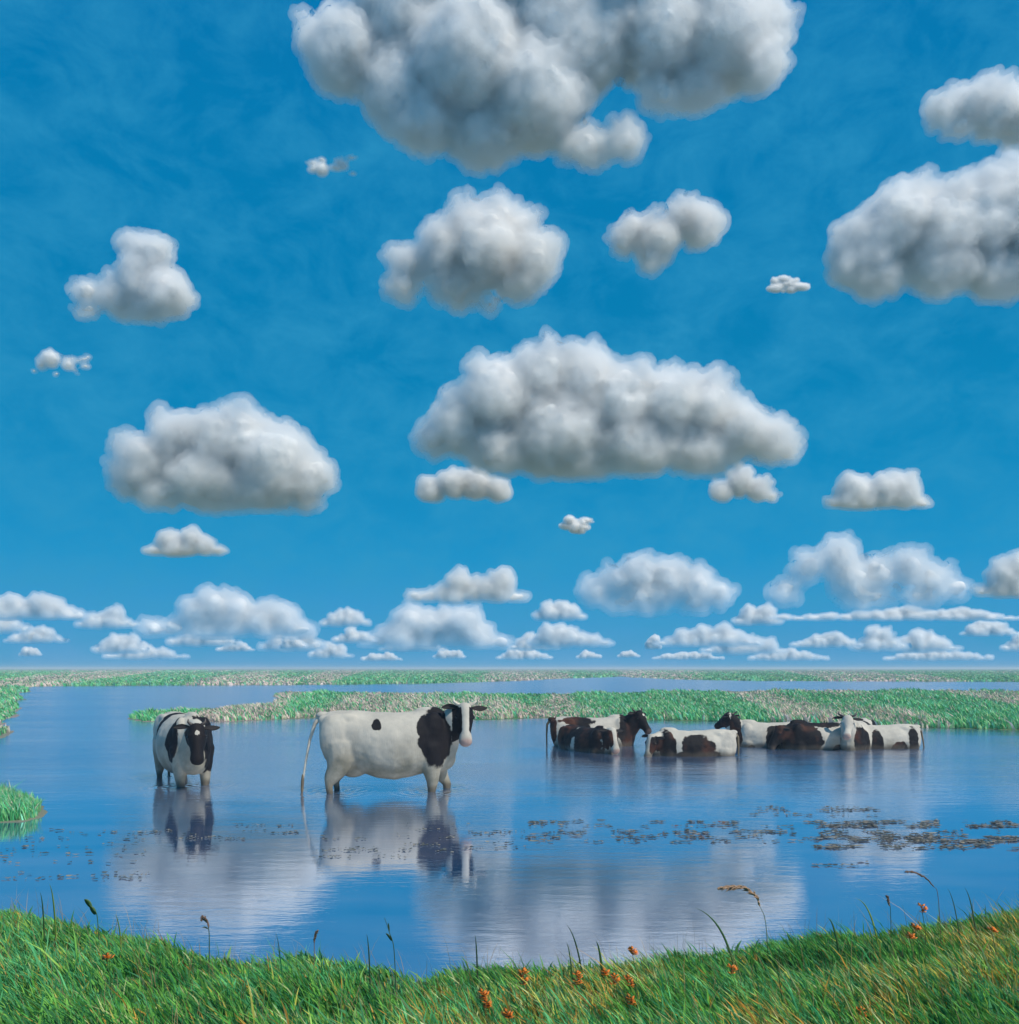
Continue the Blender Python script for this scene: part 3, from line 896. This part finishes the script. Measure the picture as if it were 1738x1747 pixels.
tris += C('heart shaped cloud with a bright upper knob, middle of the upper sky', [(800, 385, 46), (850, 375, 42), (885, 385, 40), (830, 430, 70), (760, 430, 52), (905, 450, 52), (700, 450, 42), (690, 490, 32, 1.2), (780, 490, 42, 1.3), (880, 480, 42, 1.2), (835, 525, 22)], 548, False)
tris += C('small two humped cloud beside the heart shaped cloud', [(1075, 395, 34), (1060, 415, 26, 1.1), (1120, 410, 44), (1165, 378, 36), (1195, 385, 42), (1110, 440, 26, 1.3)], 470, False)
tris += C('cloud with a tall white tower rising from a wide grey base', [(240, 430, 38), (270, 435, 34), (240, 475, 50), (200, 505, 38), (145, 500, 26, 1.2), (290, 505, 44), (250, 525, 32, 1.6), (150, 530, 18, 1.5)], 556, False)
tris += C('tiny scrap of cloud next to the broad right-hand cloud', [(1330, 488, 9, 1.2), (1346, 484, 7)], 500, False)
tris += C('tiny cloud puff low beneath the towered cloud', [(85, 612, 20, 1.1), (70, 622, 13, 1.3), (118, 622, 16, 1.2), (128, 632, 8)], 640, False)
tris += C('faint small wisp hanging below the huge ragged cloud', [(548, 288, 15, 1.6), (580, 278, 13, 1.2)], 305, False)
tris += C('dome shaped cloud with flat grey base over the left cow', [(245, 790, 52), (225, 815, 40, 1.1), (300, 755, 54), (370, 750, 60), (420, 755, 62), (475, 790, 66), (530, 815, 48), (350, 815, 60, 1.4), (450, 825, 52, 1.4), (280, 840, 36, 1.5), (400, 850, 34, 1.8), (520, 850, 30, 1.4)], 884)
tris += C('largest long dome shaped cloud, centre of the sky', [(780, 725, 58), (740, 745, 38, 1.1), (850, 680, 68), (920, 640, 62), (1000, 650, 66), (1060, 690, 70), (1140, 690, 64), (1200, 695, 60), (1260, 735, 56), (1310, 755, 48), (1340, 765, 26, 1.1), (850, 765, 48, 1.6), (960, 740, 80, 1.3),
        (1080, 765, 56, 1.5), (1200, 770, 48, 1.6), (1000, 780, 42, 2.2)], 822)
tris += C('small flat cloud tucked under the left end of the largest cloud', [(735, 835, 24, 1.2), (775, 825, 26, 1.2), (815, 828, 28, 1.2), (850, 838, 22, 1.2)], 860)
tris += C('small bright cloud touching the underside of the largest cloud at its right end', [(1262, 822, 26), (1230, 838, 20, 1.2), (1295, 836, 24), (1315, 846, 14, 1.2)], 860)
tris += C('small domed cloud under the broad right-hand cloud, clear blue all round', dome(1392, 1600, 786, 870, 3, 6), 870)
tris += C('tiny round puff between the largest cloud and the one below it', [(982, 898, 15), (994, 892, 9)], 914, False)
tris += C('faint low cloud under the dome shaped cloud', dome(235, 400, 893, 950, 5, 5), 950)
tris += C('medium domed cloud standing over the herd', [(1020, 1010, 30, 1.2), (1055, 990, 34), (1095, 982, 40), (1140, 985, 40), (1185, 1000, 38), (1225, 1015, 28), (1110, 1020, 32, 2.0), (1060, 1030, 22, 1.8), (1180, 1032, 22, 1.8)], 1056)
tris += C('double humped pinkish cloud low over the far end of the herd', [(1340, 1010, 26, 1.3), (1380, 970, 34), (1425, 948, 40), (1450, 990, 44), (1500, 975, 36), (1550, 968, 38), (1590, 990, 36), (1630, 1005, 26, 1.3), (1480, 1020, 26, 2.5), (1570, 1020, 22, 2)], 1048)
tris += C('low cloud bank cut off by the right edge beside the double humped cloud', dome(1650, 1850, 940, 1020, 9, 5), 1020)
tris += C('pinkish low cloud lying above the longer one, middle of the horizon', dome(675, 915, 960, 1030, 11, 6, .75), 1030)
tris += C('low cloud bank at the left edge above the horizon', dome(-110, 162, 1004, 1062, 13, 7), 1058)
tris += C('long low cloud with a bright crest above the left cow', dome(216, 560, 1000, 1092, 15, 8, .60), 1090)
tris += C('long low cloud with a ragged crest above the white cow', dome(598, 896, 1018, 1110, 17, 8, .42), 1108)
tris += C('low cloud adjoining the ragged crested cloud', dome(890, 1056, 1053, 1106, 19, 6, .3), 1106)
tris += C('low bright streak of cloud under the medium domed cloud', dome(1106, 1312, 1060, 1106, 21, 6), 1104)
tris += C('long thin streak of cloud beneath the double humped cloud', dome(1300, 1780, 1032, 1060, 23, 12, .6), 1060)
tris += C('small pink tinged cloud below the long thin streak', dome(1340, 1480, 1073, 1106, 25, 6), 1106)
tris += C('small greyish cloud near the horizon beyond the far end of the herd', dome(1500, 1650, 1062, 1114, 27, 5), 1114)
tris += C('small rounded cloud near the horizon close to the left cow', dome(148, 262, 1074, 1116, 29, 4), 1116)
tris += C('pair of low puffs under the cloud bank at the left edge', dome(0, 125, 1066, 1098, 31, 6), 1098)
tris += C('last low cloud at the right edge near the horizon', dome(1700, 1800, 1078, 1112, 33, 5), 1112)
for x0, x1, a, b, lb in ((275, 420, 1068, 1104, 'pale grey low cloud in front of the long bright crested one'), (430, 566, 1062, 1112, 'low pinkish cloud under the tail of the bright crested cloud'),
                     (-60, 64, 1040, 1082, 'second layer of grey cloud at the left edge, under the cloud bank'), (560, 650, 1072, 1098, 'small low cloud in the gap between the bright crested and ragged clouds'),
                     (640, 770, 1084, 1112, 'flat grey base layer beneath the ragged crested cloud'), (1186, 1350, 1078, 1118, 'wide grey cloud lying over the middle of the herd near the horizon'),
                     (1630, 1745, 1060, 1086, 'pale cloud layer at the right edge beneath the long thin streak'), (860, 964, 1080, 1110, 'small bright cloud low between the ragged cloud and its neighbour'),
                     (120, 250, 1036, 1074, 'rounded pale cloud between the cloud bank at the left edge and the bright crested one'), (540, 640, 1036, 1070, 'pale rounded cloud filling the gap before the ragged crested cloud'),
                     (900, 1010, 1022, 1060, 'small pink tinged cloud touching the near flank of the medium domed cloud'), (1240, 1345, 1030, 1068, 'soft low cloud between the medium domed and the double humped clouds'),
                     (1440, 1560, 1074, 1112, 'pink lit cloud between the small pink tinged cloud and the greyish one'), (170, 330, 1100, 1126, 'long flat cloud right on the horizon behind the left cow'),
                     (520, 610, 1098, 1124, 'flat cloud right on the horizon behind the rump of the white cow'), (1270, 1420, 1106, 1128, 'long flat cloud right on the horizon over the banded cow'),
                     (1500, 1700, 1108, 1128, 'longest flat cloud right on the horizon past the far end of the herd'), (840, 950, 1108, 1126, 'flat cloud right on the horizon over the near end of the herd'),
                     (30, 75, 1106, 1120, 'tiny pinkish cloud dot low at the left, under the pair of puffs'), (365, 440, 1098, 1112, 'tiny cloud scrap under the long bright crested cloud, nearer the left cow'),
                     (470, 530, 1086, 1108, 'small puff below the end of the bright crested cloud'), (612, 690, 1116, 1128, 'thin scrap of cloud just over the horizon above the white cow'),
                     (735, 800, 1110, 1124, 'thin scrap of cloud just over the horizon, above the head of the white cow'), (980, 1030, 1113, 1124, 'small flat scrap of cloud over the gap between the white cow and the herd'),
                     (1050, 1095, 1112, 1122, 'smallest flat scrap of cloud over the near end of the herd'), (1108, 1240, 1114, 1126, 'long flat scrap of cloud over the middle of the herd'), (1100, 1130, 1088, 1108, 'tiny round puff over the raised head in the herd')):
    tris += C(lb, dome(x0, x1, a - 6, b, x0), b, True)
print('cloud tris', tris)

# ------------------------------------------------------------------ single stems standing out of the bank
M_STEM = mat_plain('stem_green', (.05, .13, .04), .55); M_DSTEM = mat_plain('stem_dark', (.04, .09, .045), .55)
M_PLUME = mat_plain('reed_plume', (.38, .24, .15), .8); M_SEED = mat_plain('seed_head', (.18, .11, .08), .8)
M_ORANGE = mat_plain('orange_petals', (.90, .24, .03), .5); M_LEAFY = mat_plain('leaf_yellow_green', (.20, .30, .05), .5)

def tube(name, pts, rad, mat, parent=None, n=6):
    v, f = chain([(Vector(p), r) for p, r in zip(pts, rad)], n)
    return mesh_obj(name, v, f, mat, parent)

def ribbon(name, pts, widths, mat, parent=None, facing=(0, -1, 0)):
    """a leaf blade with a keel"""
    P = [Vector(p) for p in pts]; V, Fc = [], []
    fv = Vector(facing)
    for i, p in enumerate(P):
        d = (P[min(i + 1, len(P) - 1)] - P[max(i - 1, 0)]).normalized()
        s = d.cross(fv).normalized(); w = widths[i]
        V += [p - s * w, p + Vector(facing) * -.4 * w, p + s * w, p + Vector(facing) * (-.4 * w + -.0015)]
    for i in range(len(P) - 1):
        a = 4 * i
        Fc += [(a, a + 1, a + 5, a + 4), (a + 1, a + 2, a + 6, a + 5), (a + 2, a + 3, a + 7, a + 6), (a + 3, a, a + 4, a + 7)]
    return mesh_obj(name, V, Fc, mat, parent)

def on_bank(px, py_tip, y):
    x = (px - CX) / F * y
    return x, y, bed_z(x, y)

def pix(px, py, y, org):   # point at depth y seen at a pixel, relative to org
    return ((px - CX) / F * y - org[0], y - org[1], CH - (py - HY) / F * y - org[2])

def stem_path(root, basepx, pts, y):
    return [(0, 0, 0)] + [pix(a, b, y, root) for a, b in pts]

def curve_pts(P, n=10):
    """smooth curve through control points"""
    P = [Vector(p) for p in P]; out = []
    for i in range(len(P) - 1):
        p0, p1, p2, p3 = P[max(i - 1, 0)], P[i], P[i + 1], P[min(i + 2, len(P) - 1)]
        for k in range(n):
            t = k / n
            out.append(.5 * ((2 * p1) + (p2 - p0) * t + (2 * p0 - 5 * p1 + 4 * p2 - p3) * t * t + (3 * p1 - p0 - 3 * p2 + p3) * t ** 3))
    out.append(P[-1]); return out

def blade_thing(label, bpx, y, pts, w, mat, group='tall blades standing above the bank grass'):
    o = on_bank(bpx, 0, y)
    tip, mid = Vector(pix(*pts[-1], y, o)), Vector(pix(*pts[len(pts) // 2], y, o))
    c = 2 * mid - tip * .36 / .72
    c = Vector((mid.x * .55, .01, max(mid.z, tip.z * .8)))
    path = [c * (2 * t * (1 - t)) + tip * (t * t) for t in [i / 16 for i in range(17)]]
    n = len(path)
    ws = [.62 * w * (.7 + .3 * math.sin(math.pi * i / (n - 1))) * (1 - (i / (n - 1)) ** 2.2) + .0004 for i in range(n)]
    r = ribbon('grass_blade', path, ws, mat); r.location = o
    tag(r, label, 'grass blade', group)

blade_thing('broad dark green blade arching over, next to the pinkish drooping plume', 1256, 4.72, [(1243, 1588), (1222, 1566), (1186, 1549)], .010, M_STEM)
blade_thing('slim dark green blade leaning, over the middle of the near bank', 997, 4.5, [(985, 1612), (975, 1596), (966, 1577)], .007, M_DSTEM)
blade_thing('short upright green blade beside the slim leaning one', 978, 4.5, [(972, 1632), (968, 1616), (966, 1608)], .006, M_STEM)
blade_thing('broad yellow green blade bending low, on the rising end of the bank', 1502, 4.9, [(1492, 1552), (1480, 1540), (1461, 1533)], .008, M_LEAFY)
blade_thing('dark pointed blade rising above the grass near the highest part of the bank', 1668, 5.05, [(1660, 1545), (1654, 1530), (1645, 1514)], .007, M_DSTEM)
blade_thing('thin dark blade leaning beside the pointed one', 1640, 5.05, [(1630, 1545), (1622, 1530), (1616, 1516)], .005, M_DSTEM)
blade_thing('short thick green blade at the foot of the drooping plume', 1435, 4.75, [(1425, 1580), (1418, 1572), (1412, 1566)], .011, M_STEM)
blade_thing('wide green blade standing at the water, left of the row of orange flowers', 1030, 4.45, [(1024, 1620), (1020, 1612), (1016, 1605)], .011, M_STEM)
blade_thing('short dark blade standing alone above the grass under the white cow', 632, 4.45, [(628, 1612), (627, 1602), (625, 1594)], .006, M_DSTEM)
blade_thing('upright dark blade in the pink reflection beneath the white cow', 815, 4.42, [(813, 1618), (812, 1606), (810, 1595)], .007, M_DSTEM)
blade_thing('thin dark blade right beside the seed stalk under the white cow', 482, 4.5, [(476, 1625), (472, 1605), (470, 1592)], .004, M_DSTEM)
blade_thing('pale green blade with a rounded tip at the left part of the bank', 96, 5.2, [(92, 1540), (88, 1522), (84, 1508)], .009, M_LEAFY)
blade_thing('dark short blade next to the pale rounded one', 76, 5.2, [(72, 1545), (70, 1532), (68, 1522)], .008, M_STEM)
blade_thing('pale tipped green blade halfway down the sloping bank', 208, 4.95, [(204, 1578), (200, 1568), (196, 1560)], .007, M_LEAFY)

def stalk(label, bpx, y, pts, rad, mat, kind, hpts=None, leaves=()):
    """stem with a seed head, plume or leaves"""
    o = on_bank(bpx, 0, y)
    root = empty({'plume': 'reed_plume_stalk', 'seed': 'seed_stalk', 'leaf': 'leafy_stalk'}[kind], o)
    tag(root, label, {'plume': 'reed', 'seed': 'grass stalk', 'leaf': 'plant'}[kind])
    path = curve_pts([(0, 0, 0)] + [pix(a, b, y, o) for a, b in pts], 6)
    tube('stem', path, [rad * (1 - .6 * i / len(path)) for i in range(len(path))], mat, root)
    if kind in ('plume', 'seed'):
        hp = curve_pts([Vector(pix(a, b, y, o)) for a, b in hpts], 8)
        parts = []
        rnd = random.Random(int(bpx))
        nh = len(hp)
        for i, p in enumerate(hp):
            e = math.sin(math.pi * (i + .8) / (nh + .6))
            for q in range(3 if kind == 'plume' else 2):
                d = (hp[min(i + 1, nh - 1)] - hp[max(i - 1, 0)]).normalized()
                L = (.040 if kind == 'plume' else .014) * e + .006
                dr = (d * 1.2 + Vector((rnd.uniform(-.6, .6), rnd.uniform(-.6, .6), rnd.uniform(-.6, .4)))).normalized()
                parts.append(chain([(p, .0022), (p + dr * L * .5, .0042 if kind == 'plume' else .004), (p + dr * L + Vector((0, 0, -.2 * L)), .001)], 5))
        V, Fc = [], []
        for v, f in parts:
            b = len(V); V += v; Fc += [tuple(i + b for i in q) for q in f]
        mesh_obj('plume' if kind == 'plume' else 'seed_head', V, Fc, M_PLUME if kind == 'plume' else M_SEED, root)
    for (x0, y0, x1, y1, w) in leaves:
        a, b = Vector(pix(x0, y0, y, o)), Vector(pix(x1, y1, y, o))
        ribbon('leaf', curve_pts([a, a.lerp(b, .5) + Vector((0, 0, .006)), b], 4), [w * s for s in (.3, .7, .9, 1, 1, .9, .7, .4, .1)], mat, root)

stalk('reed with a feathery pinkish brown plume drooping over the water', 1312, 4.75, [(1306, 1575), (1298, 1550), (1296, 1546)], .0022, M_STEM, 'plume', [(1296, 1546), (1290, 1530), (1272, 1516), (1245, 1513), (1226, 1515)])
stalk('tall thin reed with a sparse dark red plume on the rising end of the bank', 1607, 4.95, [(1600, 1530), (1592, 1512), (1580, 1500)], .002, M_SEED, 'seed', [(1592, 1512), (1578, 1497), (1560, 1488), (1545, 1487)])
stalk('dark stalk with drooping seeds standing at the notch of the bank', 356, 4.75, [(357, 1600), (354, 1575), (350, 1563)], .003, M_DSTEM, 'seed', [(356, 1582), (353, 1570), (347, 1564), (344, 1569)], leaves=[(354, 1575, 343, 1568, .004), (355, 1585, 345, 1582, .004)])
stalk('tall dark jointed stalk under the hind legs of the white cow', 676, 4.4, [(672, 1620), (664, 1590), (656, 1566)], .0028, M_DSTEM, 'leaf', leaves=[(668, 1605, 658, 1592, .006), (664, 1590, 662, 1574, .004)])
stalk('leafy plant with two dark pointed leaves at the left part of the bank', 170, 5.05, [(166, 1565), (160, 1552), (152, 1542)], .003, M_STEM, 'leaf', leaves=[(156, 1548, 144, 1534, .014), (163, 1560, 153, 1546, .014)])
stalk('slim brown seed stalk rising beside the thin dark blade', 535, 4.45, [(536, 1620), (536, 1600), (538, 1588)], .0024, M_SEED, 'seed', [(536, 1608), (537, 1598), (541, 1588)])
stalk('dark seed stalk leaning at the crest of the high end of the bank', 1520, 4.9, [(1519, 1555), (1516, 1540), (1514, 1530)], .002, M_DSTEM, 'seed', [(1517, 1545), (1515, 1535), (1513, 1529)])

def flower(label, px, py, y, h=.10, n=9, seed=0):
    """a spike of small orange blossoms"""
    z0 = CH - (py - HY) / F * y
    x = (px - CX) / F * y
    g = bed_z(x, y)
    root = empty('orange_flower', (x + .02, y, g)); tag(root, label, 'flower', 'orange flowers in the bank grass')
    top = Vector((-.02, 0, max(.10, z0 - g + h * .4)))
    rnd = random.Random(seed + int(px))
    tube('stem', [(0, 0, 0), (.005, 0, top.z * .5), tuple(top)], [.0025, .002, .0015], M_STEM, root)
    for k in range(n):
        t = k / n
        c = top + Vector((rnd.uniform(-1, 1) * .014 * (1 - .5 * t) + .012 * (1 - t), rnd.uniform(-1, .6) * .014, -h * (1 - t)))
        V, Fc = [], []
        for q in range(5):          # five cupped petals
            a = 2 * math.pi * q / 5 + k
            d = Vector((math.cos(a), math.sin(a) * .8 - .3, .35)).normalized(); s = d.cross(Vector((0, 0, 1))).normalized()
            b = len(V); r = .021 + .006 * rnd.random()
            V += [c, c + d * r * .6 - s * r * .42, c + d * r + Vector((0, 0, .002)), c + d * r * .6 + s * r * .42, c + d * r * .5 + Vector((0, 0, -.003))]
            Fc += [(b, b + 1, b + 2, b + 3), (b, b + 4, b + 1), (b + 1, b + 4, b + 2), (b + 2, b + 4, b + 3), (b + 3, b + 4, b)]
        mesh_obj('blossom', V, Fc, M_ORANGE, root)

for i, (px, py, y, h, n, lb) in enumerate([
    (824, 1700, 3.75, .10, 14, 'tallest orange flower spike, standing under the reflected cloud of the middle'),
    (864, 1730, 3.55, .03, 5, 'small orange flower at the bottom edge under the tallest flower spike'),
    (890, 1662, 4.0, .09, 8, 'slender orange flower spike just right of the tallest one'),
    (983, 1666, 4.0, .08, 9, 'orange flower spike below the slim leaning dark blade'),
    (1028, 1658, 4.05, .03, 4, 'small orange flower between the two spikes in the middle of the bank'),
    (1046, 1668, 4.0, .05, 6, 'orange flower right behind the small one in the middle of the bank'),
    (1068, 1672, 3.95, .06, 7, 'orange flower leaning over the middle of the bank'),
    (1077, 1622, 4.25, .04, 6, 'orange flower at the water edge, topmost of the middle row'),
    (1072, 1705, 3.75, .05, 5, 'orange flower lowest in the middle of the bank'),
    (1462, 1728, 3.6, .07, 8, 'orange flower spike at the bottom edge under the high bank'),
    (180, 1632, 4.15, .03, 4, 'lone orange flower on the left part of the bank'),
    (1571, 1548, 4.8, .05, 5, 'orange flower tip standing out above the high end of the bank'),
    (1560, 1582, 4.5, .03, 4, 'orange flower just under the flower tip of the high bank'),
    (1550, 1597, 4.4, .03, 4, 'small orange flower second below the flower tip of the high bank'),
    (1690, 1585, 4.4, .025, 3, 'lone orange flower near the right end of the bank'),
    (1246, 1650, 4.1, .05, 5, 'orange yellow flower below the broad arching blade')]):
    flower(lb, px, py, y, h * .8, n // 2 + 2, i)

# ------------------------------------------------------------------ the damp air lying over the marsh
hz = NT('haze_air')
pv = hz.new('ShaderNodeVolumePrincipled'); pv.inputs['Density'].default_value = .0011; pv.inputs['Color'].default_value = (.75, .88, 1, 1)
pv.inputs['Anisotropy'].default_value = 0
hz.l.new(pv.outputs[0], hz.out.inputs['Volume'])
x0, x1, y0, y1, z0, z1 = -10700, 10700, -12, 7100, -1.9, 3.2
hv = [(x, y, z) for z in (z0, z1) for y in (y0, y1) for x in (x0, x1)]
haze = mesh_obj('haze', hv, [(0, 2, 3, 1), (4, 5, 7, 6), (0, 1, 5, 4), (1, 3, 7, 5), (3, 2, 6, 7), (2, 0, 4, 6)], hz.m, smooth=False)
tag(haze, 'thin blue damp air over the marsh', kind='stuff')
